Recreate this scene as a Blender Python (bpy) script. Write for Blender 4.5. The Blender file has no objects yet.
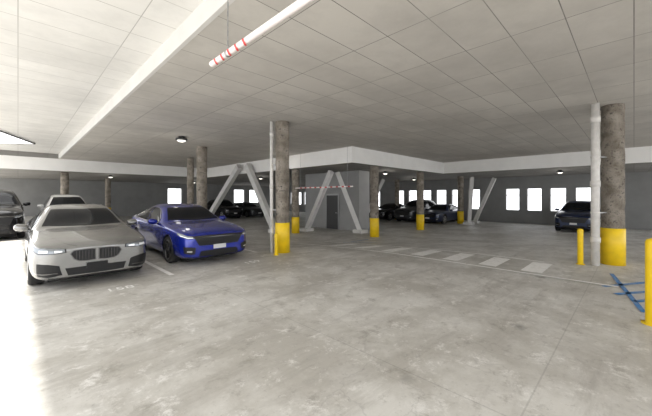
import bpy, math, random
from mathutils import Vector, Matrix
from mathutils.bvhtree import BVHTree
random.seed(4)
scene = bpy.context.scene
scene.view_settings.view_transform = 'Standard'
scene.view_settings.look = 'None'

# ---------------------------------------------------------------- materials
def new_mat(name):
    m = bpy.data.materials.new(name); m.use_nodes = True
    nt = m.node_tree
    return m, nt, nt.nodes['Principled BSDF']

def simple(name, col, rough=0.6, metal=0.0, coat=0.0, emit=None, estr=0.0, noise=0.0, nscale=8.0, bump=0.0, ior=None):
    m, nt, b = new_mat(name)
    b.inputs['Base Color'].default_value = (*col, 1)
    b.inputs['Roughness'].default_value = rough
    b.inputs['Metallic'].default_value = metal
    if ior: b.inputs['IOR'].default_value = ior
    if coat:
        b.inputs['Coat Weight'].default_value = coat
        b.inputs['Coat Roughness'].default_value = 0.04
    if emit:
        b.inputs['Emission Color'].default_value = (*emit, 1)
        b.inputs['Emission Strength'].default_value = estr
    if noise or bump:
        tc = nt.nodes.new('ShaderNodeTexCoord')
        n = nt.nodes.new('ShaderNodeTexNoise'); n.inputs['Scale'].default_value = nscale
        n.inputs['Detail'].default_value = 6
        nt.links.new(tc.outputs['Object'], n.inputs['Vector'])
        if noise:
            r = nt.nodes.new('ShaderNodeValToRGB')
            r.color_ramp.elements[0].position = 0.3; r.color_ramp.elements[1].position = 0.7
            r.color_ramp.elements[0].color = (*[c*(1-noise) for c in col], 1)
            r.color_ramp.elements[1].color = (*[min(1, c*(1+noise)) for c in col], 1)
            nt.links.new(n.outputs['Fac'], r.inputs['Fac'])
            nt.links.new(r.outputs['Color'], b.inputs['Base Color'])
        if bump:
            bp = nt.nodes.new('ShaderNodeBump'); bp.inputs['Strength'].default_value = bump
            bp.inputs['Distance'].default_value = 0.02
            nt.links.new(n.outputs['Fac'], bp.inputs['Height'])
            nt.links.new(bp.outputs['Normal'], b.inputs['Normal'])
    return m

def mix(nt, a, b, fac, mode='MIX'):
    n = nt.nodes.new('ShaderNodeMix'); n.data_type = 'RGBA'; n.blend_type = mode
    for sock, v in ((n.inputs[6], a), (n.inputs[7], b), (n.inputs[0], fac)):
        if isinstance(v, (int, float)): sock.default_value = v
        elif isinstance(v, tuple): sock.default_value = (*v, 1)
        else: nt.links.new(v, sock)
    return n.outputs[2]

def noise_fac(nt, vec, scale, lo, hi, detail=5, rough=0.6, dist=0.0, mul=1.0):
    n = nt.nodes.new('ShaderNodeTexNoise')
    n.inputs['Scale'].default_value = scale; n.inputs['Detail'].default_value = detail
    n.inputs['Roughness'].default_value = rough; n.inputs['Distortion'].default_value = dist
    nt.links.new(vec, n.inputs['Vector'])
    mr = nt.nodes.new('ShaderNodeMapRange')
    mr.inputs['From Min'].default_value = lo; mr.inputs['From Max'].default_value = hi
    mr.inputs['To Max'].default_value = mul
    nt.links.new(n.outputs['Fac'], mr.inputs['Value'])
    return mr.outputs['Result']

def mapped(nt, v, rot=0.0, scale=(1,1,1), loc=(0,0,0)):
    mp = nt.nodes.new('ShaderNodeMapping')
    mp.inputs['Rotation'].default_value = (0, 0, rot); mp.inputs['Scale'].default_value = scale; mp.inputs['Location'].default_value = loc
    nt.links.new(v, mp.inputs['Vector']); return mp.outputs[0]

def floor_material():
    m, nt, b = new_mat('garage_concrete')
    tc = nt.nodes.new('ShaderNodeTexCoord'); v = tc.outputs['Object']
    c = mix(nt, (0.47, 0.45, 0.41), (0.66, 0.645, 0.61), noise_fac(nt, v, 0.55, 0.42, 0.58, 10, 0.7, 0.2))
    # tyre scuffing along the lane, cleaner and dirtier bands
    c = mix(nt, c, (0.32, 0.30, 0.27), noise_fac(nt, mapped(nt, v, 0.25, (0.35, 1.6, 1)), 1.0, 0.50, 0.66, 10, 0.75, 0.5, 0.6))
    c = mix(nt, c, (0.27, 0.25, 0.215), noise_fac(nt, mapped(nt, v, 0, (1,1,1), (7.3, 2.1, 0)), 2.6, 0.54, 0.64, 12, 0.8, 0.2, 0.6))
    c = mix(nt, c, (0.84, 0.825, 0.80), noise_fac(nt, mapped(nt, v, 0, (1,1,1), (3.3, 9.1, 0)), 3.0, 0.54, 0.64, 12, 0.82, 0.2, 0.75))
    c = mix(nt, c, (0.20, 0.185, 0.16), noise_fac(nt, v, 16, 0.56, 0.70, 8, 0.8, 0.0, 0.55))
    vo = nt.nodes.new('ShaderNodeTexVoronoi'); vo.inputs['Scale'].default_value = 0.75
    ns = nt.nodes.new('ShaderNodeTexNoise'); ns.inputs['Scale'].default_value = 9; ns.inputs['Detail'].default_value = 3
    nt.links.new(v, ns.inputs['Vector'])
    vm = nt.nodes.new('ShaderNodeVectorMath'); vm.operation = 'MULTIPLY_ADD'
    nt.links.new(ns.outputs['Color'], vm.inputs[0]); vm.inputs[1].default_value = (0.12, 0.12, 0.12); nt.links.new(v, vm.inputs[2])
    nt.links.new(vm.outputs[0], vo.inputs['Vector'])
    mr = nt.nodes.new('ShaderNodeMapRange'); mr.inputs['From Min'].default_value = 0.09; mr.inputs['From Max'].default_value = 0.03
    mr.inputs['To Max'].default_value = 0.6
    nt.links.new(vo.outputs['Distance'], mr.inputs['Value'])
    c = mix(nt, c, (0.12, 0.11, 0.10), mr.outputs['Result'])
    # fine hairline cracks
    vc = nt.nodes.new('ShaderNodeTexVoronoi'); vc.feature = 'DISTANCE_TO_EDGE'; vc.inputs['Scale'].default_value = 0.3
    n2 = nt.nodes.new('ShaderNodeTexNoise'); n2.inputs['Scale'].default_value = 1.8; n2.inputs['Detail'].default_value = 6
    nt.links.new(v, n2.inputs['Vector'])
    v2 = nt.nodes.new('ShaderNodeVectorMath'); v2.operation = 'MULTIPLY_ADD'
    nt.links.new(n2.outputs['Color'], v2.inputs[0]); v2.inputs[1].default_value = (0.8, 0.8, 0.8); nt.links.new(v, v2.inputs[2])
    nt.links.new(v2.outputs[0], vc.inputs['Vector'])
    m2 = nt.nodes.new('ShaderNodeMapRange'); m2.inputs['From Min'].default_value = 0.0025; m2.inputs['From Max'].default_value = 0.0006
    m2.inputs['To Max'].default_value = 0.22
    nt.links.new(vc.outputs['Distance'], m2.inputs['Value'])
    c = mix(nt, c, (0.22, 0.21, 0.2), m2.outputs['Result'])
    br = nt.nodes.new('ShaderNodeTexBrick'); br.offset = 0.0
    br.inputs['Scale'].default_value = 1.0; br.inputs['Brick Width'].default_value = 7.5; br.inputs['Row Height'].default_value = 7.5
    br.inputs['Mortar Size'].default_value = 0.008; br.inputs['Mortar Smooth'].default_value = 0.4
    br.inputs['Color1'].default_value = (1, 1, 1, 1); br.inputs['Color2'].default_value = (0.94, 0.94, 0.94, 1); br.inputs['Mortar'].default_value = (0.80, 0.80, 0.80, 1)
    nt.links.new(mapped(nt, v, 0, (1,1,1), (4.9, 6.9, 0)), br.inputs['Vector'])
    c = mix(nt, c, br.outputs['Color'], 1.0, 'MULTIPLY')
    nt.links.new(c, b.inputs['Base Color'])
    b.inputs['Roughness'].default_value = 0.55
    bp = nt.nodes.new('ShaderNodeBump'); bp.inputs['Strength'].default_value = 0.15; bp.inputs['Distance'].default_value = 0.01
    nt.links.new(noise_fac(nt, v, 30, 0, 1), bp.inputs['Height']); nt.links.new(bp.outputs[0], b.inputs['Normal'])
    return m

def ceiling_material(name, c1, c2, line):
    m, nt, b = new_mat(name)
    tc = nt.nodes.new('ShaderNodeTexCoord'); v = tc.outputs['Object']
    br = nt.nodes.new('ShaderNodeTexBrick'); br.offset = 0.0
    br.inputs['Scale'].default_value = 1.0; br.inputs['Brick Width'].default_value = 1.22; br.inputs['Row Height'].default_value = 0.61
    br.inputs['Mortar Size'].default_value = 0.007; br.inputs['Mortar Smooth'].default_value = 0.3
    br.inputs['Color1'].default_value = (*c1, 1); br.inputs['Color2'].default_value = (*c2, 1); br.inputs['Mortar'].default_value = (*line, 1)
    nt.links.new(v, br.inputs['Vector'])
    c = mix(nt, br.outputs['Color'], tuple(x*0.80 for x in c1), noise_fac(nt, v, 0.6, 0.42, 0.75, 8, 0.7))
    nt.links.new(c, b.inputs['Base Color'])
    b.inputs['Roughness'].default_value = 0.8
    return m

def column_material():
    m, nt, b = new_mat('rough_fireproofed_concrete')
    tc = nt.nodes.new('ShaderNodeTexCoord'); v = tc.outputs['Object']
    c = mix(nt, (0.17, 0.145, 0.115), (0.42, 0.375, 0.32), noise_fac(nt, v, 4.5, 0.38, 0.62, 8, 0.7))
    c = mix(nt, c, (0.05, 0.042, 0.035), noise_fac(nt, v, 9, 0.52, 0.66, 6, 0.75))
    nt.links.new(c, b.inputs['Base Color']); b.inputs['Roughness'].default_value = 0.95
    bp = nt.nodes.new('ShaderNodeBump'); bp.inputs['Strength'].default_value = 0.9; bp.inputs['Distance'].default_value = 0.05
    nt.links.new(noise_fac(nt, v, 14, 0.2, 0.8, 8, 0.7), bp.inputs['Height']); nt.links.new(bp.outputs[0], b.inputs['Normal'])
    return m

def worn_paint(name, col, under=(0.45, 0.44, 0.41), lo=0.42, hi=0.62, amt=0.8):
    m, nt, b = new_mat(name)
    tc = nt.nodes.new('ShaderNodeTexCoord'); v = tc.outputs['Object']
    nt.links.new(mix(nt, col, under, noise_fac(nt, v, 7, lo, hi, 8, 0.75, 0, amt)), b.inputs['Base Color'])
    b.inputs['Roughness'].default_value = 0.7
    return m

M = {}
M['floor'] = floor_material()
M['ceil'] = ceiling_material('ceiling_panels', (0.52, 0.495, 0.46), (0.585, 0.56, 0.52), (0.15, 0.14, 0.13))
M['ceil_hi'] = ceiling_material('ceiling_panels_daylit', (0.74, 0.73, 0.705), (0.78, 0.77, 0.745), (0.42, 0.41, 0.39))  # same tiles made paler: daylight from the open side is in the colour
M['ceil_lo'] = ceiling_material('ceiling_panels_shaded', (0.26, 0.25, 0.235), (0.31, 0.30, 0.28), (0.09, 0.085, 0.08))  # same tiles made darker: dimness of the far interior is in the colour
M['fascia'] = simple('painted_white_beam', (0.84, 0.83, 0.81), 0.7, noise=0.03, nscale=2)
M['beam'] = simple('toned_down_white_beam', (0.62, 0.61, 0.59), 0.8, noise=0.04, nscale=2)  # white fascia colour darkened to tame sun-bounce glow on this beam
M['wall'] = simple('grey_wall_paint', (0.26, 0.26, 0.255), 0.85, noise=0.08, nscale=1.5)
M['corewall'] = simple('pale_core_wall_paint', (0.36, 0.36, 0.355), 0.85, noise=0.05, nscale=1.5)
M['brace'] = simple('painted_steel', (0.66, 0.65, 0.63), 0.6, noise=0.06, nscale=3)
M['column'] = column_material()
M['yellow'] = simple('safety_yellow_paint', (0.86, 0.58, 0.010), 0.45, noise=0.08, nscale=6)
M['pipe'] = simple('grey_white_pipe', (0.66, 0.64, 0.61), 0.5, noise=0.08, nscale=10)
M['white'] = simple('white_plastic', (0.85, 0.78, 0.77), 0.4)
M['red'] = simple('red_tape', (0.65, 0.06, 0.06), 0.45)
M['steel'] = simple('galvanised_steel', (0.35, 0.35, 0.35), 0.4, metal=0.8)
M['darkmetal'] = simple('dark_metal', (0.05, 0.05, 0.05), 0.5)
M['lens'] = simple('lamp_lens', (0.9, 0.9, 0.85), 0.3, emit=(1, 0.95, 0.85), estr=1.2)
M['sky_panel'] = simple('glowing_sky_panel', (0.9, 0.9, 0.9), 0.3, emit=(1, 1, 1), estr=2.5)  # glowing sheet stands in for bright sky; the ceiling behind is closed
M['line'] = worn_paint('worn_white_line', (0.95, 0.94, 0.92), under=(0.6, 0.59, 0.55), lo=0.47, hi=0.75, amt=0.7)
M['blue_line'] = worn_paint('worn_blue_line', (0.04, 0.22, 0.55), lo=0.42, hi=0.75)
M['tire'] = simple('tyre_rubber', (0.018, 0.018, 0.018), 0.8)
M['alloy'] = simple('alloy_wheel', (0.45, 0.45, 0.46), 0.3, metal=0.9)
M['alloy_dark'] = simple('dark_alloy_wheel', (0.10, 0.10, 0.11), 0.3, metal=0.9)
M['glass'] = simple('car_glass', (0.010, 0.011, 0.013), 0.05, ior=1.28)
M['black'] = simple('black_trim', (0.012, 0.012, 0.013), 0.35, ior=1.35)
M['arch'] = simple('wheel_arch_liner', (0.01, 0.01, 0.01), 0.9)
M['chrome'] = simple('chrome', (0.75, 0.75, 0.75), 0.12, metal=1.0)
M['dchrome'] = simple('dark_chrome', (0.13, 0.13, 0.13), 0.25, metal=1.0)
M['lamp_glass'] = simple('headlamp_glass', (0.22, 0.24, 0.26), 0.1, metal=0.5, coat=0.6)
M['led'] = simple('headlamp_led', (0.9, 0.92, 0.95), 0.2, metal=0.3, coat=1.0)
M['plate'] = simple('licence_plate', (0.6, 0.6, 0.6), 0.5)
M['tail'] = simple('tail_lamp', (0.35, 0.01, 0.01), 0.15, coat=1.0)
def paint(name, col, metal=0.4, rough=0.30, coat=1.0):
    return simple(name, col, rough, metal=metal, coat=coat)
M['p_silver'] = paint('silver_car_paint', (0.25, 0.25, 0.247), 0.7, 0.26)
M['p_blue'] = paint('blue_car_paint', (0.008, 0.022, 0.30), 0.4, 0.26)
M['p_black'] = simple('black_car_paint', (0.008, 0.008, 0.009), 0.12, ior=1.4)
M['p_white'] = paint('white_car_paint', (0.6, 0.6, 0.59), 0.0)
M['p_navy'] = paint('navy_car_paint', (0.008, 0.018, 0.06), 0.2, coat=0.3)
M['p_grey'] = paint('grey_car_paint', (0.035, 0.038, 0.042), 0.3, coat=0.3)

# ---------------------------------------------------------------- mesh builder
class MB:
    def __init__(s): s.v=[]; s.f=[]; s.m=[]; s.sm=[]; s.mats=[]
    def mi(s, mat):
        if mat not in s.mats: s.mats.append(mat)
        return s.mats.index(mat)
    def face(s, idx, mat, smooth=False):
        s.f.append(idx); s.m.append(s.mi(mat)); s.sm.append(smooth)
    def obox(s, c, ax, ay, az, mat):
        c, ax, ay, az = map(Vector, (c, ax, ay, az)); b = len(s.v)
        for k in (-1, 1):
            for j in (-1, 1):
                for i in (-1, 1): s.v.append(c + ax*i + ay*j + az*k)
        for q in ((0,2,3,1),(4,5,7,6),(0,1,5,4),(2,6,7,3),(0,4,6,2),(1,3,7,5)):
            s.face([b+i for i in q], mat)
    def box(s, lo, hi, mat):
        lo, hi = Vector(lo), Vector(hi); c = (lo+hi)/2; h = (hi-lo)/2
        s.obox(c, (h.x,0,0), (0,h.y,0), (0,0,h.z), mat)
    def lathe(s, origin, axis, prof, mat, seg=24, smooth=True, jitter=0.0):
        """prof: list of (radius, height along axis)"""
        o = Vector(origin); a = Vector(axis).normalized()
        u = a.orthogonal().normalized(); w = a.cross(u); b = len(s.v)
        for r, h in prof:
            for k in range(seg):
                t = 2*math.pi*k/seg
                rr = r + (random.uniform(-jitter, jitter) if jitter else 0)
                s.v.append(o + a*h + (u*math.cos(t)+w*math.sin(t))*rr)
        n = len(prof)
        for i in range(n-1):
            for k in range(seg):
                k2 = (k+1) % seg
                s.face([b+i*seg+k, b+i*seg+k2, b+(i+1)*seg+k2, b+(i+1)*seg+k], mat, smooth)
        s.face([b+k for k in range(seg)][::-1], mat); s.face([b+(n-1)*seg+k for k in range(seg)], mat)
    def beam(s, p0, p1, w, h, mat, side=None):
        p0, p1 = Vector(p0), Vector(p1); d = (p1-p0); L = d.length; d.normalize()
        sd = Vector(side) if side else d.cross(Vector((0,0,1)))
        sd.normalize(); up = d.cross(sd).normalized()
        s.obox((p0+p1)/2, d*L/2, sd*w/2, up*h/2, mat)
    def build(s, name, parent=None, loc=None):
        me = bpy.data.meshes.new(name); me.from_pydata([tuple(v) for v in s.v], [], s.f)
        for m in s.mats: me.materials.append(m)
        for p, mi, sm in zip(me.polygons, s.m, s.sm): p.material_index = mi; p.use_smooth = sm
        me.update()
        ob = bpy.data.objects.new(name, me); scene.collection.objects.link(ob)
        if parent: ob.parent = parent
        if loc: ob.location = loc
        return ob

def empty(name, loc=(0,0,0), rz=0.0):
    e = bpy.data.objects.new(name, None); scene.collection.objects.link(e)
    e.location = loc; e.rotation_euler = (0, 0, rz); e.empty_display_size = 0.3
    return e

# ---------------------------------------------------------------- floor with gentle fall
FAR = -0.35
def sst(t): t = max(0.0, min(1.0, t)); return t*t*(3-2*t)
def gz(x, y):
    return FAR*sst((x+y-12.0)/9.5)*sst((x-3.0)/6.0)
def build_floor():
    mb = MB(); n = 0.5; x0, x1, y0, y1 = -14, 34, -14, 42
    nx = int((x1-x0)/n); ny = int((y1-y0)/n)
    for j in range(ny+1):
        for i in range(nx+1):
            x = x0+i*n; y = y0+j*n; mb.v.append((x, y, gz(x, y)))
    for j in range(ny):
        for i in range(nx):
            a = j*(nx+1)+i; mb.face([a, a+1, a+nx+2, a+nx+1], M['floor'], True)
    mb.build('floor')
build_floor()

# ---------------------------------------------------------------- shell
ZM, ZH, ZL, ZT = 3.90, 4.18, 3.20, 4.7
XF, YB, XL = 1.85, 24.0, -3.0
XC, YC, XR = 10.55, 8.9, 19.8
XE, YE = 27.0, 37.0
mb = MB()
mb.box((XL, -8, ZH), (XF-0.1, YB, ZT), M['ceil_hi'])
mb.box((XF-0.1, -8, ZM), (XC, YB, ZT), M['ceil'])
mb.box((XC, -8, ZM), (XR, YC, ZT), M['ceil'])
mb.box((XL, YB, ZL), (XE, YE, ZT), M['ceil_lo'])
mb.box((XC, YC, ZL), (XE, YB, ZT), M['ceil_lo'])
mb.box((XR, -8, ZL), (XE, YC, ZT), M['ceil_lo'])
mb.build('ceiling')
def trim(name, lo, hi, mk='fascia'):
    b = MB(); b.box(lo, hi, M[mk]); b.build(name)
trim('trim_1', (XF-0.16, -8, ZM-0.01), (XF-0.10, YB, ZH), 'beam')
trim('trim_2', (XL, YB-0.06, ZL-0.01), (XC, YB, ZM))
trim('trim_3', (XC-0.06, YC, ZL-0.01), (XC, YB-0.06, ZM))
trim('trim_4', (XC-0.06, YC-0.06, ZL-0.01), (XR, YC, ZM))
trim('trim_5', (XR-0.06, -8, ZL-0.01), (XR, YC-0.06, ZM))

mb = MB()
zs, zt = 0.62, 2.30
Y0, pitch, wid = -6.6, 1.42, 0.92
mb.box((XE, -8, -0.6), (XE+0.3, YE, zs), M['wall'])
mb.box((XE, -8, zt), (XE+0.3, YE, ZL), M['wall'])
y = -8.0; k = 0; wins = []
while Y0+pitch*k < YE-2:
    a = Y0+pitch*k
    if k in (4, 10, 17, 23): k += 1; continue
    mb.box((XE, y, zs), (XE+0.3, a, zt), M['wall']); y = a+wid; wins.append(a); k += 1
mb.box((XE, y, zs), (XE+0.3, YE, zt), M['wall'])
mb.build('wall_east')
for i, a in enumerate(wins):
    w = MB(); t = 0.035
    for lo, hi in (((a, zs), (a+t, zt)), ((a+wid-t, zs), (a+wid, zt)), ((a, zs), (a+wid, zs+t)), ((a, zt-t), (a+wid, zt)), ((a, zs+1.15), (a+wid, zs+1.18))):
        w.box((XE+0.1, lo[0], lo[1]), (XE+0.16, hi[0], hi[1]), M['steel'])
    w.build('window_%d' % (i+1))
mb = MB()
ops = [(11.9, 13.4), (20.0, 21.5), (22.3, 23.8)]
mb.box((XL, YE, -0.6), (XE, YE+0.3, 0.9), M['wall']); mb.box((XL, YE, 2.6), (XE, YE+0.3, ZL), M['wall'])
x = XL
for a, b in ops:
    mb.box((x, YE, 0.9), (a, YE+0.3, 2.6), M['wall']); x = b
mb.box((x, YE, 0.9), (XE, YE+0.3, 2.6), M['wall'])
mb.build('wall_north')
mb = MB(); mb.box((14.0, 11.3, -0.4), (15.0, 16.0, ZL), M['corewall']); mb.build('wall_core')
# steel door in the core
mb = MB(); y0, y1, z1 = 12.9, 13.9, FAR+2.1
mb.box((13.955, y0, FAR), (13.99, y1, z1), M['darkmetal'])
for lo, hi in (((y0-0.07, FAR), (y0, z1+0.07)), ((y1, FAR), (y1+0.07, z1+0.07)), ((y0, z1), (y1, z1+0.07))):
    mb.box((13.93, lo[0], lo[1]), (13.995, hi[0], hi[1]), M['steel'])
mb.box((13.9, y0+0.06, FAR+1.0), (13.96, y0+0.2, FAR+1.03), M['steel'])
mb.build('door_1')

mb = MB()
P = [(0.55, 19.85), (-0.5, 16.9), (-1.6, 13.8), (-1.9, 22.0), (-0.6, 20.7)]
for z in (ZH-0.05, ZH-0.01):
    for p in P: mb.v.append((p[0], p[1], z))
n = len(P)
mb.face(list(range(n)), M['sky_panel'])
for i in range(n): mb.face([i, (i+1) % n, n+(i+1) % n, n+i], M['darkmetal'])
for i in range(n):
    p, q = P[i], P[(i+1) % n]
    mb.beam((p[0], p[1], ZH-0.04), (q[0], q[1], ZH-0.04), 0.06, 0.04, M['darkmetal'])
mb.build('skylight')

# ---------------------------------------------------------------- columns
def column(x, y, top, r=0.21, yellow=0.9, pipe=None, name='concrete_column'):
    z = gz(x, y); mb = MB()
    H = top - z; N = 34
    mb.lathe((x, y, z-0.02), (0,0,1), [(r, (H+0.02)*i/N) for i in range(N+1)], M['column'], 28, True, 0.012)
    if yellow:
        mb.lathe((x, y, z-0.01), (0,0,1), [(r+0.022, 0), (r+0.022, yellow-0.01), (r+0.008, yellow)], M['yellow'], 28)
    if pipe:
        px, py, pr = pipe
        mb.lathe((px, py, z), (0,0,1), [(pr, 0), (pr, H)], M['pipe'], 16)
        for h in (0.55, 1.9, H-0.45):
            mb.lathe((px, py, z+h), (0,0,1), [(pr*1.18, 0), (pr*1.18, 0.14)], M['pipe'], 16)
        for h in (1.25, 2.6):
            mb.lathe((px, py, z+h), (0,0,1), [(pr*1.12, 0), (pr*1.12, 0.04)], M['pipe'], 16)
            d = (Vector((x, y, 0))-Vector((px, py, 0))); d *= (d.length-r*0.9)/d.length
            mb.beam((px, py, z+h+0.02), (px+d.x, py+d.y, z+h+0.02), 0.04, 0.03, M['steel'])
    return mb.build(name)
column(10.35, 0.37, ZM, 0.215, 0.9, pipe=(9.85, 0.66, 0.085))
column(5.62, 7.47, ZM, 0.2, 0.9, pipe=(5.36, 7.66, 0.05))
column(5.85, 13.75, ZM, 0.22, 0.9)
column(7.0, 18.0, ZM, 0.18, 0.9)
column(10.9, 13.3, ZL, 0.2, 0.9)
column(12.7, 9.25, ZL, 0.21, 0.95)
column(17.4, 9.25, ZL, 0.21, 0.95)
column(23.6, 9.25, ZL, 0.21, 0.95)
column(18.3, 15.0, ZL, 0.2, 0.9)
column(24.0, 15.0, ZL, 0.2, 0.9)
column(2.05, 25.0, ZL, 0.2, 0.9)
column(5.3, 31.0, ZL, 0.2, 0.9)
column(11.5, 27.0, ZL, 0.2, 0.9)

def bollard(x, y, h, r):
    z = gz(x, y); mb = MB()
    mb.lathe((x, y, z), (0,0,1), [(r*1.5, 0), (r*1.5, 0.012), (r, 0.014), (r, h-r*0.7), (r*0.85, h-r*0.3), (r*0.45, h-0.01), (0.004, h)], M['yellow'], 20)
    mb.build('yellow_bollard')
bollard(9.75, 0.93, 0.88, 0.06)
bollard(5.2, 7.2, 0.62, 0.05)
bollard(5.82, -0.18, 1.12, 0.08)

# ---------------------------------------------------------------- braces
def braces(segs, w=0.34, h=0.34):
    for p, q in segs:
        mb = MB(); p = Vector(p); q = Vector(q)
        mb.beam(p, q, w, h, M['brace'])
        mb.box((p.x-0.3, p.y-0.3, gz(p.x, p.y)), (p.x+0.3, p.y+0.3, gz(p.x, p.y)+0.18), M['brace'])
        mb.build('steel_brace')
zf = FAR
braces([((10.2, 23.3, zf+0.05), (10.2, 18.2, ZM-0.25)),
        ((10.2, 14.2, zf+0.05), (10.2, 17.2, ZM-0.25))], 0.28, 0.36)
braces([((12.0, 13.6, zf+0.05), (12.0, 11.6, ZL-0.16)),
        ((13.5, 10.8, zf+0.05), (12.7, 11.8, ZL-0.16)),
        ((18.2, 14.2, zf+0.05), (16.9, 14.2, ZL-0.16)),
        ((19.1, 15.0, zf+0.05), (20.4, 14.0, ZL-0.16)),
        ((23.2, 8.5, zf+0.05), (22.4, 8.0, ZL-0.16)),
        ((24.6, 8.6, zf+0.05), (24.6, 7.2, ZL-0.16))], 0.24, 0.24)

# ---------------------------------------------------------------- clearance bars
def clearance_bar(x, y0, y1, z, r, zc, chains, stripes):
    e = empty('clearance_bar', (x, y0, z)); L = y1-y0
    mb = MB(); mb.lathe((0,0,0), (0,1,0), [(r*0.7, -0.004), (r, 0.0), (r, L), (r*0.7, L+0.004)], M['white'], 20); mb.build('bar', e)
    mb = MB()
    for (a, b) in stripes:
        seg = 20; bi = len(mb.v)
        for k in range(seg):
            t = 2*math.pi*k/seg; off = 0.5*r*2*math.cos(t)
            for yy in (a, b): mb.v.append(((r+0.002)*math.cos(t+0.6), yy+off, (r+0.002)*math.sin(t+0.6)))
        for k in range(seg):
            k2 = (k+1) % seg
            mb.face([bi+2*k, bi+2*k+1, bi+2*k2+1, bi+2*k2], M['red'], True)
    mb.build('red_tape', e)
    mb = MB()
    for c in chains:
        zz = r; i = 0; top = zc-z-0.01
        while zz < top:
            sx = 0.006 if i % 2 else 0.002; sy = 0.002 if i % 2 else 0.006
            mb.box((-sx, c-sy, zz), (sx, c+sy, min(zz+0.045, top)), M['steel']); zz += 0.04; i += 1
        mb.lathe((0, c-0.012, 0), (0,1,0), [(r*1.1, 0), (r*1.1, 0.024)], M['steel'], 16)
    mb.build('chains', e)
clearance_bar(1.24, -1.8, 2.70, 2.85, 0.026, ZH, [1.0, 4.2], [(4.40-0.12*i, 4.425-0.12*i) for i in range(5)])
clearance_bar(10.0, 8.4, 12.2, 2.10, 0.026, ZM, [0.3, 3.4], [(0.15+0.35*i, 0.28+0.35*i) for i in range(10)])

# ---------------------------------------------------------------- ceiling lamps
def lamp(x, y, z, r=0.2, watts=25):
    e = empty('ceiling_lamp', (x, y, z))
    mb = MB()
    mb.lathe((0,0,0), (0,0,-1), [(r*0.5, 0), (r*0.55, 0.05), (r, 0.07), (r*1.02, 0.12), (r*0.9, 0.15)], M['darkmetal'], 28)
    mb.lathe((0,0,-0.145), (0,0,-1), [(r*0.78, 0), (r*0.7, 0.03), (r*0.4, 0.055), (0.01, 0.062)], M['lens'], 28)
    mb.build('housing', e)
    if watts:
        l = bpy.data.lights.new('lamp_light', 'POINT'); l.energy = watts; l.color = (1, 0.95, 0.86); l.shadow_soft_size = 0.15
        o = bpy.data.objects.new('lamp_light', l); scene.collection.objects.link(o); o.parent = e; o.location = (0, 0, -0.4)
lamp(4.3, 11.9, ZM, 0.2, 5); lamp(9.7, 12.9, ZM, 0.17, 5); lamp(4.6, 26.0, ZL, 0.17, 8)
lamp(15.5, 10.5, ZL, 0.17, 10); lamp(22.5, 12.5, ZL, 0.17, 8); lamp(22.0, 3.0, ZL, 0.17, 8); lamp(13.0, 20.0, ZL, 0.17, 10)
lamp(12.0, 30.0, ZL, 0.17, 15)

# ---------------------------------------------------------------- floor markings
def mark(name, quads, mat, lift=0.004):
    mb = MB()
    for (p0, p1, w) in quads:
        p0, p1 = Vector((*p0, 0)), Vector((*p1, 0)); d = p1-p0; L = d.length; n = max(1, int(L/0.25)); d.normalize()
        s = Vector((-d.y, d.x, 0))*w/2; b = len(mb.v)
        for i in range(n+1):
            c = p0 + d*L*i/n
            for q in (c-s, c+s): mb.v.append((q.x, q.y, gz(q.x, q.y)+lift))
        for i in range(n): mb.face([b+2*i, b+2*i+2, b+2*i+3, b+2*i+1], mat)
    mb.build(name)
mark('stall_line', [((2.30, 6.9), (2.30, 13), 0.1)], M['line'])
mark('stall_line', [((5.05, 8.0), (5.05, 13), 0.1)], M['line'])
mark('stall_line', [((-0.45, 6.9), (-0.45, 13), 0.1)], M['line'])
mark('crosswalk', [((7.95, yy-0.15), (9.2, yy-0.15), 0.40) for yy in (1.75, 2.65, 3.55, 4.5, 5.5, 6.6, 7.8)] +
     [((7.75, 0.2), (7.75, 9.5), 0.09), ((9.4, 1.6), (9.4, 9.5), 0.09)], M['line'], 0.012)
mark('accessible_stall_marking', [((7.15, 0.22), (8.3, -0.55), 0.09), ((6.85, 0.0), (7.8, -0.65), 0.09), ((6.55, -0.15), (7.4, -0.75), 0.09),
     ((7.6, 0.4), (9.1, -0.5), 0.09), ((6.3, -0.1), (9.0, 0.34), 0.07), ((10.6, 7.6), (9.6, 8.6), 0.07), ((10.1, 8.6), (11.6, 8.8), 0.07)], M['blue_line'], 0.008)
mark('accessible_symbol_patch', [((6.3, -0.30), (6.7, -0.50), 0.3)], M['line'], 0.012)
def floor_text(txt, x, y, size):
    c = bpy.data.curves.new('stall_number', 'FONT'); c.body = txt; c.size = size; c.align_x = 'CENTER'; c.extrude = 0.001
    o = bpy.data.objects.new('stall_number', c); scene.collection.objects.link(o)
    o.location = (x, y, 0.004); c.materials.append(M['line'])
floor_text('158', 1.3, 6.45, 0.30); floor_text('159', 4.2, 6.75, 0.30)

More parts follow.
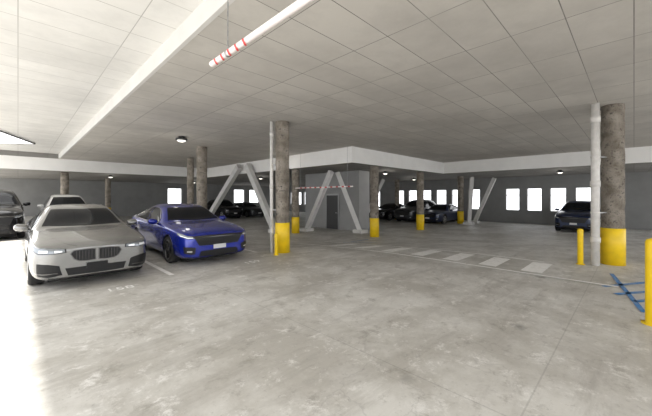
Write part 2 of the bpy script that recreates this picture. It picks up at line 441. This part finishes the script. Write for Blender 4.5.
# ---------------------------------------------------------------- cars
def ring(st):
    y, zl, zs, w, zr, wr, zt = st
    dz = zr-zs
    p7 = (w*0.915, zs+max(0.015, min(0.035, dz*0.4)))
    p9 = (wr, zr)
    p8 = ((p7[0]+p9[0])/2+0.018, (p7[1]+p9[1])/2+0.012)
    half = [(0, zl), (0.55*w, zl), (0.90*w, zl+0.01), (0.985*w, zl+0.10), (w, zl+0.52*(zs-zl)), (0.985*w, zs-0.10*(zs-zl)/0.7), (0.957*w, zs),
            p7, p8, p9, (wr-0.09, zr+0.62*(zt-zr)), (wr*0.5, zr+0.92*(zt-zr)), (0, zt)]
    return [(x, y, z) for x, z in half] + [(-x, y, z) for x, z in half[-2:0:-1]]
def car_body(stations, mat):
    v = []; f = []
    for s in stations: v += ring(s)
    n = 24
    for i in range(len(stations)-1):
        for k in range(n):
            k2 = (k+1) % n
            f.append([i*n+k, (i+1)*n+k, (i+1)*n+k2, i*n+k2])
    def cap(o, flip):
        fs = []
        fs.append([o+0, o+1, o+23])
        for k in range(1, 11): fs.append([o+k, o+k+1, o+24-k-1, o+24-k])
        fs.append([o+11, o+12, o+13])
        return [q[::-1] for q in fs] if flip else fs
    f += cap(0, False) + cap((len(stations)-1)*n, True)
    me = bpy.data.meshes.new('b'); me.from_pydata(v, [], f); me.update()
    ob = bpy.data.objects.new('b', me); scene.collection.objects.link(ob)
    s = ob.modifiers.new('s', 'SUBSURF'); s.levels = 3; s.render_levels = 3
    dg = bpy.context.evaluated_depsgraph_get(); dg.update()
    m2 = bpy.data.meshes.new_from_object(ob.evaluated_get(dg))
    bpy.data.objects.remove(ob)
    m2.materials.clear(); m2.materials.append(mat); m2.materials.append(M['arch'])
    for p in m2.polygons: p.use_smooth = True; p.material_index = 0
    bvh = BVHTree.FromPolygons([vv.co.copy() for vv in m2.vertices], [list(p.vertices) for p in m2.polygons])
    return m2, bvh

def resample(pts, n):
    pts = [Vector(p) for p in pts]
    ls = [0]
    for a, b in zip(pts, pts[1:]): ls.append(ls[-1]+(b-a).length)
    out = []
    for i in range(n+1):
        t = ls[-1]*i/n; k = 0
        while k < len(ls)-2 and ls[k+1] < t: k += 1
        d = ls[k+1]-ls[k]; u = (t-ls[k])/d if d > 1e-9 else 0
        out.append(pts[k].lerp(pts[k+1], u))
    return out
def patch(mb, bvh, top, bot, mat, off=0.006, n=16, m=5, mirror=True):
    T = resample(top, n); B = resample(bot, n)
    for sx in ((1, -1) if mirror else (1,)):
        b = len(mb.v)
        for i in range(n+1):
            for j in range(m+1):
                p = T[i].lerp(B[i], j/m)
                loc, nor, _, _ = bvh.find_nearest(p)
                q = loc + (nor if nor.dot(Vector((0, 2.4, 0.6))-loc) < 0 else -nor)*off
                mb.v.append((q.x*sx, q.y, q.z))
        for i in range(n):
            for j in range(m):
                a = b+i*(m+1)+j
                q = [a, a+1, a+m+2, a+m+1]
                mb.face(q if sx > 0 else q[::-1], mat, True)

def wheel(parent, x, y, r, side, mat, spokes, name):
    mb = MB(); w = 0.225; xo = side*w/2
    a = (side, 0, 0)
    rr = r*0.72
    mb.lathe((-xo, 0, 0), a, [(rr, 0), (r*0.93, 0.0), (r*0.985, 0.03), (r, 0.06), (r, w-0.06), (r*0.985, w-0.03), (r*0.93, w), (rr+0.005, w-0.004), (rr, w-0.03)], M['tire'], 40)
    mb.lathe((-xo, 0, 0), a, [(rr*0.99, w-0.07), (rr*0.99, w-0.069)], M['arch'], 40)
    seg = 40; b = len(mb.v)
    for (q, h) in ((rr+0.004, w-0.006), (rr-0.006, w+0.003), (rr-0.022, w-0.002), (rr-0.026, w-0.065)):
        for k in range(seg):
            t = 2*math.pi*k/seg; mb.v.append((-xo+side*h, q*math.cos(t), q*math.sin(t)))
    for i in range(3):
        for k in range(seg):
            k2 = (k+1) % seg; mb.face([b+i*seg+k, b+i*seg+k2, b+(i+1)*seg+k2, b+(i+1)*seg+k], mat, True)
    for s in range(spokes):
        for dt in (-0.13, 0.13):
            t = 2*math.pi*s/spokes; t1 = t+dt
            p0 = Vector((-xo+side*(w-0.03), 0.05*math.cos(t), 0.05*math.sin(t)))
            p1 = Vector((-xo+side*(w-0.012), (rr-0.015)*math.cos(t1), (rr-0.015)*math.sin(t1)))
            mb.beam(p0, p1, 0.03, 0.024, mat, side=(0, -math.sin(t1), math.cos(t1)))
    mb.lathe((-xo, 0, 0), a, [(0.06, w-0.05), (0.06, w-0.015), (0.045, w-0.005)], mat, 20)
    mb.build(name, parent, (x, y, r))

def make_car(name, style, mat, loc, rz=0.0, alloy='alloy'):
    S = STY[style]; st = S['st']
    e = empty(name, loc, rz)
    me, bvh = car_body(st, mat)
    body = bpy.data.objects.new('body', me); scene.collection.objects.link(body)
    fy, ry, r = S['fw'], S['rw'], S['r']; W = S['w']
    cm = MB()
    for yy in (fy, ry):
        for s in (-1, 1):
            cm.lathe((s*(W-0.30), yy, r+0.005), (s, 0, 0), [(r+0.04, 0), (r+0.04, 0.5)], M['arch'], 40, True)
    cut = cm.build('cut')
    bo = body.modifiers.new('bo', 'BOOLEAN'); bo.operation = 'DIFFERENCE'; bo.object = cut; bo.solver = 'EXACT'
    try: bo.material_mode = 'TRANSFER'
    except Exception: pass
    dg = bpy.context.evaluated_depsgraph_get(); dg.update()
    m3 = bpy.data.meshes.new_from_object(body.evaluated_get(dg))
    body.modifiers.clear(); body.data = m3; bpy.data.objects.remove(cut)
    body.parent = e
    for s, nm in ((1, 'r'), (-1, 'l')):
        wheel(e, s*(W-0.125), fy, r, s, M[alloy], S['sp'], 'wheel_front_'+nm)
        wheel(e, s*(W-0.125), ry, r, s, M[alloy], S['sp'], 'wheel_rear_'+nm)
    g = MB()
    for t, b in S['glass_mid']: patch(g, bvh, t, b, M['glass'], 0.007, 20, 12, False)
    for t, b in S['glass_side']: patch(g, bvh, t, b, M['glass'], 0.007, 24, 6)
    g.build('windows', e)
    f = MB()
    for it in S['front']:
        t, b, mk, off, mir = it
        patch(f, bvh, t, b, M[mk] if mk != 'paint' else mat, off, 16, 5, mir)
    for it in S.get('lines', []):
        patch(f, bvh, [(x, y-0.005 if dy else y, z+(0 if dy else 0.005)) for x, y, z, dy in it], [(x, y+0.005 if dy else y, z-(0 if dy else 0.005)) for x, y, z, dy in it], M['black'], 0.002, 24, 1)
    f.build('trim_and_lamps', e)
    mm = MB(); mx, my, mz = S['mir']
    for s in (-1, 1):
        mm.lathe((s*(mx-0.04), my+0.02, mz), (s, -0.12, 0.1), [(0.04, 0), (0.068, 0.03), (0.078, 0.10), (0.070, 0.19), (0.035, 0.225)], mat, 16)
        mm.beam((s*(mx-0.12), my+0.03, mz-0.05), (s*(mx+0.03), my+0.02, mz-0.02), 0.05, 0.03, M['black'])
    mm.build('mirrors', e)
    pl = MB(); zp = S['plate']
    if zp:
        l, nn, _, _ = bvh.ray_cast(Vector((0, -1, zp)), Vector((0, 1, 0)))
        pl.box((-0.16, l.y-0.022, zp-0.05), (0.16, l.y-0.010, zp+0.05), M['plate'] if not S.get('plate_dark') else M['black'])
        pl.build('licence_plate', e)
    u = MB(); u.box((-W*0.72, 0.35, 0.12), (W*0.72, S['st'][-1][0]-0.35, 0.3), M['arch']); u.build('underbody', e)
    return e

STY = {}
STY['exec'] = dict(w=0.935, fw=0.90, rw=3.86, r=0.345, sp=5, mir=(0.93, 1.92, 1.0), plate=0.40, plate_dark=True,
  st=[(0.00,.24,.68,.60,.705,.46,.73),(0.02,.21,.71,.72,.74,.52,.765),(0.10,.18,.755,.83,.79,.60,.815),(0.25,.17,.79,.895,.83,.64,.855),(0.55,.17,.835,.93,.88,.67,.91),
      (0.95,.17,.875,.935,.925,.70,.96),(1.35,.17,.91,.93,.965,.72,1.0),(1.58,.17,.93,.93,.99,.73,1.02),(1.95,.17,.94,.93,1.19,.665,1.24),
      (2.35,.17,.945,.935,1.385,.595,1.44),(2.95,.17,.955,.935,1.435,.575,1.49),(3.55,.17,.965,.935,1.385,.565,1.44),(4.0,.17,.985,.93,1.21,.61,1.25),
      (4.4,.18,1.0,.92,1.06,.66,1.10),(4.75,.2,.99,.89,1.04,.63,1.08),(4.92,.26,.94,.83,.99,.6,1.02),(4.96,.36,.85,.72,.9,.5,.93)],
  glass_mid=[([(-.53,2.27,1.41),(0,2.20,1.41),(.53,2.27,1.41)], [(-.70,1.64,1.03),(-.35,1.55,1.04),(0,1.52,1.03),(.35,1.55,1.04),(.70,1.64,1.03)]),
             ([(-.48,3.62,1.4),(0,3.66,1.42),(.48,3.62,1.4)], [(-.56,4.28,1.12),(0,4.34,1.13),(.56,4.28,1.12)])],
  glass_side=[([(.80,1.98,1.07),(.66,2.42,1.33),(.62,2.9,1.385),(.615,3.0,1.38)], [(.87,1.92,.99),(.87,2.4,.99),(.87,2.9,.995),(.87,3.0,.995)]),
              ([(.615,3.06,1.38),(.61,3.55,1.34),(.70,3.92,1.19),(.78,4.1,1.09)], [(.87,3.06,.995),(.87,3.5,1.005),(.87,3.8,1.02),(.84,4.12,1.04)])],
  front=[([(.02,0,.70),(.20,0,.705),(.35,.02,.69),(.39,.02,.63)], [(.02,0,.49),(.16,0,.48),(.27,0,.49),(.34,0,.53)], 'dchrome', .007, True),
         ([(.035,0,.688),(.20,0,.692),(.34,.02,.678),(.375,.02,.63)], [(.035,0,.505),(.16,0,.495),(.26,0,.503),(.325,0,.54)], 'black', .013, True)] +
        [([(x,0,.68),(x+.006,0,.68)], [(x,0,.51),(x+.006,0,.51)], 'dchrome', .018, True) for x in (.08,.125,.17,.215,.26,.305)] +
        [([(.45,.02,.725),(.62,.04,.74),(.80,.14,.755),(.90,.42,.79)], [(.44,.01,.665),(.60,.02,.65),(.80,.10,.66),(.91,.36,.74)], 'black', .006, True),
         ([(.47,.02,.718),(.62,.04,.732),(.78,.13,.745),(.88,.36,.777)], [(.46,.01,.674),(.60,.02,.66),(.79,.10,.668),(.89,.33,.742)], 'lamp_glass', .010, True),
         ([(.50,.02,.70),(.55,.03,.705),(.60,.03,.707)], [(.50,.01,.68),(.55,.02,.677),(.60,.03,.674)], 'led', .016, True),
         ([(.68,.05,.712),(.73,.07,.715),(.78,.12,.72)], [(.68,.05,.678),(.73,.07,.678),(.78,.12,.682)], 'led', .016, True),
         ([(-.46,0,.385),(0,-.02,.39),(.46,0,.385)], [(-.42,0,.26),(0,0,.25),(.42,0,.26)], 'black', .008, False),
         ([(.54,.02,.44),(.68,.04,.48),(.82,.12,.50)], [(.50,.02,.28),(.68,.04,.26),(.84,.12,.28)], 'black', .008, True),
         ([(.56,.02,.325),(.82,.12,.335)], [(.56,.02,.31),(.82,.12,.318)], 'dchrome', .014, True),
         ([(-.7,.03,.225),(0,0,.235),(.7,.03,.225)], [(-.7,.03,.19),(0,.02,.20),(.7,.03,.19)], 'black', .01, False),
         ([(.95,2.35,.80),(.95,2.42,.80),(.95,2.55,.80)],[(.95,2.35,.775),(.95,2.42,.775),(.95,2.55,.775)],'chrome',.02,True),
         ([(.95,3.35,.82),(.95,3.42,.82),(.95,3.55,.82)],[(.95,3.35,.795),(.95,3.42,.795),(.95,3.55,.795)],'chrome',.02,True),
         ([(.3,4.96,.86),(.82,4.9,.88)],[(.3,4.96,.74),(.84,4.9,.74)],'tail',.01,True)],
  lines=[[(.30,.03,.775,0),(.44,.10,.80,0),(.60,.5,.88,0),(.70,1.0,.93,0),(.76,1.5,.98,0)], [(.93,1.45,.91,1),(.95,1.5,.6,1),(.93,1.55,.25,1)], [(.93,3.03,.955,1),(.95,3.03,.6,1),(.93,3.03,.25,1)], [(.93,3.85,.98,1),(.95,3.62,.75,1),(.94,3.42,.5,1)]])
STY['sedan'] = dict(w=0.93, fw=0.93, rw=3.76, r=0.335, sp=5, mir=(0.92, 1.86, 0.98), plate=0.44,
  st=[(0.00,.23,.64,.56,.665,.46,.69),(0.02,.20,.675,.69,.705,.52,.73),(0.10,.18,.73,.81,.765,.58,.79),(0.25,.17,.775,.885,.815,.62,.845),(0.55,.16,.825,.92,.87,.66,.905),
      (0.95,.16,.865,.93,.92,.70,.955),(1.30,.16,.895,.928,.955,.72,.985),(1.50,.16,.91,.928,.98,.73,1.01),(1.85,.16,.92,.93,1.17,.665,1.225),
      (2.25,.16,.925,.93,1.36,.59,1.415),(2.85,.16,.935,.93,1.415,.57,1.468),(3.45,.16,.955,.928,1.37,.56,1.425),(3.95,.16,.98,.925,1.21,.60,1.26),
      (4.42,.17,1.0,.90,1.06,.64,1.10),(4.72,.2,.98,.87,1.04,.61,1.075),(4.86,.26,.93,.82,.98,.58,1.01),(4.90,.36,.84,.72,.9,.5,.92)],
  glass_mid=[([(-.53,2.17,1.385),(0,2.10,1.385),(.53,2.17,1.385)], [(-.70,1.56,1.01),(-.35,1.47,1.02),(0,1.44,1.01),(.35,1.47,1.02),(.70,1.56,1.01)]),
             ([(-.48,3.52,1.37),(0,3.56,1.4),(.48,3.52,1.37)], [(-.56,4.28,1.10),(0,4.34,1.12),(.56,4.28,1.10)])],
  glass_side=[([(.80,1.88,1.05),(.66,2.32,1.32),(.62,2.8,1.365),(.61,2.86,1.365)], [(.87,1.80,.97),(.87,2.3,.97),(.87,2.7,.975),(.87,2.86,.975)]),
              ([(.61,2.93,1.36),(.605,3.4,1.33),(.69,3.86,1.17),(.78,4.08,1.07)], [(.87,2.93,.975),(.87,3.3,.985),(.87,3.7,1.005),(.84,4.1,1.035)])],
  front=[([(-.62,.02,.685),(0,0,.70),(.62,.02,.685)], [(-.50,.01,.49),(0,0,.47),(.50,.01,.49)], 'black', .007, False),
         ([(-.66,.03,.715),(0,0,.73),(.66,.03,.715)], [(-.62,.02,.685),(0,0,.68),(.62,.02,.685)], 'dchrome', .014, False),
         ([(.62,.03,.73),(.76,.08,.755),(.90,.42,.815)], [(.58,.02,.655),(.75,.06,.655),(.90,.36,.745)], 'black', .007, True),
         ([(.64,.03,.722),(.76,.08,.745),(.89,.38,.805)], [(.61,.02,.667),(.75,.06,.67),(.89,.34,.757)], 'lamp_glass', .012, True),
         ([(.64,.03,.685),(.75,.06,.69),(.87,.26,.745)], [(.64,.03,.672),(.75,.06,.677),(.87,.26,.732)], 'led', .017, True),
         ([(-.46,0,.36),(0,-.02,.37),(.46,0,.36)], [(-.52,0,.23),(0,0,.22),(.52,0,.23)], 'black', .008, False),
         ([(.58,.02,.45),(.70,.04,.47),(.84,.13,.48)], [(.60,.02,.30),(.68,.04,.29),(.82,.12,.33)], 'black', .008, True),
         ([(.66,.03,.375),(.75,.08,.38)], [(.66,.03,.355),(.75,.08,.36)], 'led', .014, True),
         ([(-.7,.03,.21),(0,0,.225),(.7,.03,.21)], [(-.7,.03,.185),(0,.02,.195),(.7,.03,.185)], 'black', .01, False),
         ([(.80,1.86,1.065),(.66,2.30,1.335),(.62,2.8,1.38),(.605,3.4,1.345),(.78,4.1,1.08)], [(.80,1.88,1.05),(.66,2.32,1.32),(.62,2.8,1.365),(.605,3.4,1.33),(.78,4.08,1.065)], 'chrome', .009, True),
         ([(.87,1.8,.975),(.87,2.9,.982),(.85,4.1,1.035)], [(.88,1.8,.957),(.88,2.9,.964),(.86,4.1,1.018)], 'chrome', .009, True),
         ([(.95,2.45,.80),(.95,2.52,.80),(.95,2.65,.80)],[(.95,2.45,.775),(.95,2.52,.775),(.95,2.65,.775)],'chrome',.02,True),
         ([(.95,3.3,.82),(.95,3.4,.82),(.95,3.5,.82)],[(.95,3.3,.795),(.95,3.4,.795),(.95,3.5,.795)],'chrome',.02,True),
         ([(.3,4.9,.86),(.82,4.84,.88)],[(.3,4.9,.74),(.84,4.84,.74)],'tail',.01,True)],
  lines=[[(.32,.04,.745,0),(.50,.10,.78,0),(.62,.5,.87,0),(.71,1.0,.92,0),(.76,1.45,.96,0)], [(.93,1.40,.90,1),(.95,1.45,.6,1),(.93,1.5,.22,1)], [(.93,2.9,.95,1),(.95,2.9,.6,1),(.93,2.9,.22,1)], [(.93,3.76,.97,1),(.95,3.55,.75,1),(.94,3.33,.5,1)]])
def scale_style(src, zt, r):
    D = dict(STY[src])
    def fz(z): return z if z < 0.2 else 0.2+(z-0.2)*zt
    new = []
    for (y, zl, zs, w, zr, wr, z) in STY[src]['st']: new.append((y, zl+0.06, fz(zs), w, fz(zr), wr, fz(z)))
    top = [s for s in new if s[0] < 3.4]; rt = top[-1]
    for (y, dz, dw) in ((3.6, 0.0, 0), (4.15, -0.04, -.01), (4.5, -0.16, -0.02), (4.68, -0.42, -0.0), (4.76, -0.62, .0)):
        zr = rt[4]+dz; zz = rt[6]+dz-0.01; zs_ = min(rt[2], zr-0.04)
        top.append((y, rt[1]+(0.1 if y > 4.6 else 0), zs_, rt[3]-(0.02 if y < 4.6 else 0.1), zr, rt[5]+dw, zz))
    D['st'] = top
    sp = lambda pts: [(x, y, fz(z)) for x, y, z in pts]
    D['glass_mid'] = [(sp(D['glass_mid'][0][0]), sp(D['glass_mid'][0][1])),
                      ([(-.45,4.35,fz(1.33)),(.45,4.35,fz(1.33))], [(-.55,4.7,fz(1.05)),(.55,4.7,fz(1.05))])]
    g0 = D['glass_side'][0]
    D['glass_side'] = [(sp(g0[0]), sp(g0[1])), ([(.61,2.95,fz(1.345)),(.6,3.6,fz(1.33)),(.6,4.3,fz(1.27))], [(.87,2.95,fz(.99)),(.87,3.7,fz(.99)),(.87,4.4,fz(1.05))])]
    D['front'] = [(sp(t), sp(b), mk, off, mir) for t, b, mk, off, mir in D['front'] if mk != 'tail' and max(p[1] for p in t) < 3.1]
    D['lines'] = []
    D['mir'] = (D['mir'][0], D['mir'][1], fz(D['mir'][2])+0.03); D['plate'] = fz(D['plate']); D['r'] = r
    return D
STY['suv'] = scale_style('sedan', 1.26, 0.37)
STY['big_suv'] = scale_style('sedan', 1.42, 0.39)

make_car('silver_sedan', 'exec', M['p_silver'], (1.05, 7.10, 0))
make_car('blue_sedan', 'sedan', M['p_blue'], (3.55, 7.30, 0), alloy='alloy_dark')
make_car('black_suv', 'big_suv', M['p_black'], (-0.72, 16.6, 0))
make_car('white_suv', 'suv', M['p_white'], (1.75, 18.0, gz(1.7, 19)))
R = -math.pi/2
make_car('navy_suv', 'suv', M['p_navy'], (21.9, 2.4, FAR), R)
make_car('black_sedan', 'sedan', M['p_black'], (21.5, 15.6, FAR), R)
make_car('grey_suv', 'suv', M['p_grey'], (21.5, 13.0, FAR), R)
make_car('black_sedan', 'sedan', M['p_navy'], (21.5, 10.85, FAR), R)
make_car('black_suv', 'suv', M['p_black'], (14.2, 26.0, FAR))
make_car('grey_sedan', 'sedan', M['p_grey'], (16.8, 26.0, FAR))

# ---------------------------------------------------------------- light
w = bpy.data.worlds.new('daylight'); scene.world = w; w.use_nodes = True
bg = w.node_tree.nodes['Background']; bg.inputs[0].default_value = (0.95, 0.965, 0.99, 1); bg.inputs[1].default_value = 3.0
sl = bpy.data.lights.new('sun', 'SUN'); sl.energy = 9; sl.angle = 0.03; sl.color = (1, 0.97, 0.92)
so = bpy.data.objects.new('sun', sl); scene.collection.objects.link(so)
so.rotation_euler = Vector((0.595, 0.08, -0.80)).to_track_quat('-Z', 'Y').to_euler(); so.location = (-10, 0, 12)

# ---------------------------------------------------------------- camera
cam = bpy.data.cameras.new('camera'); co = bpy.data.objects.new('camera', cam); scene.collection.objects.link(co)
co.location = (0, 0, 1.65); co.rotation_euler = (math.radians(90), 0, math.radians(-45))
cam.sensor_width = 36; cam.lens = 36*308/652; cam.shift_y = -11/652; cam.clip_end = 300; cam.clip_start = 0.05
scene.camera = co
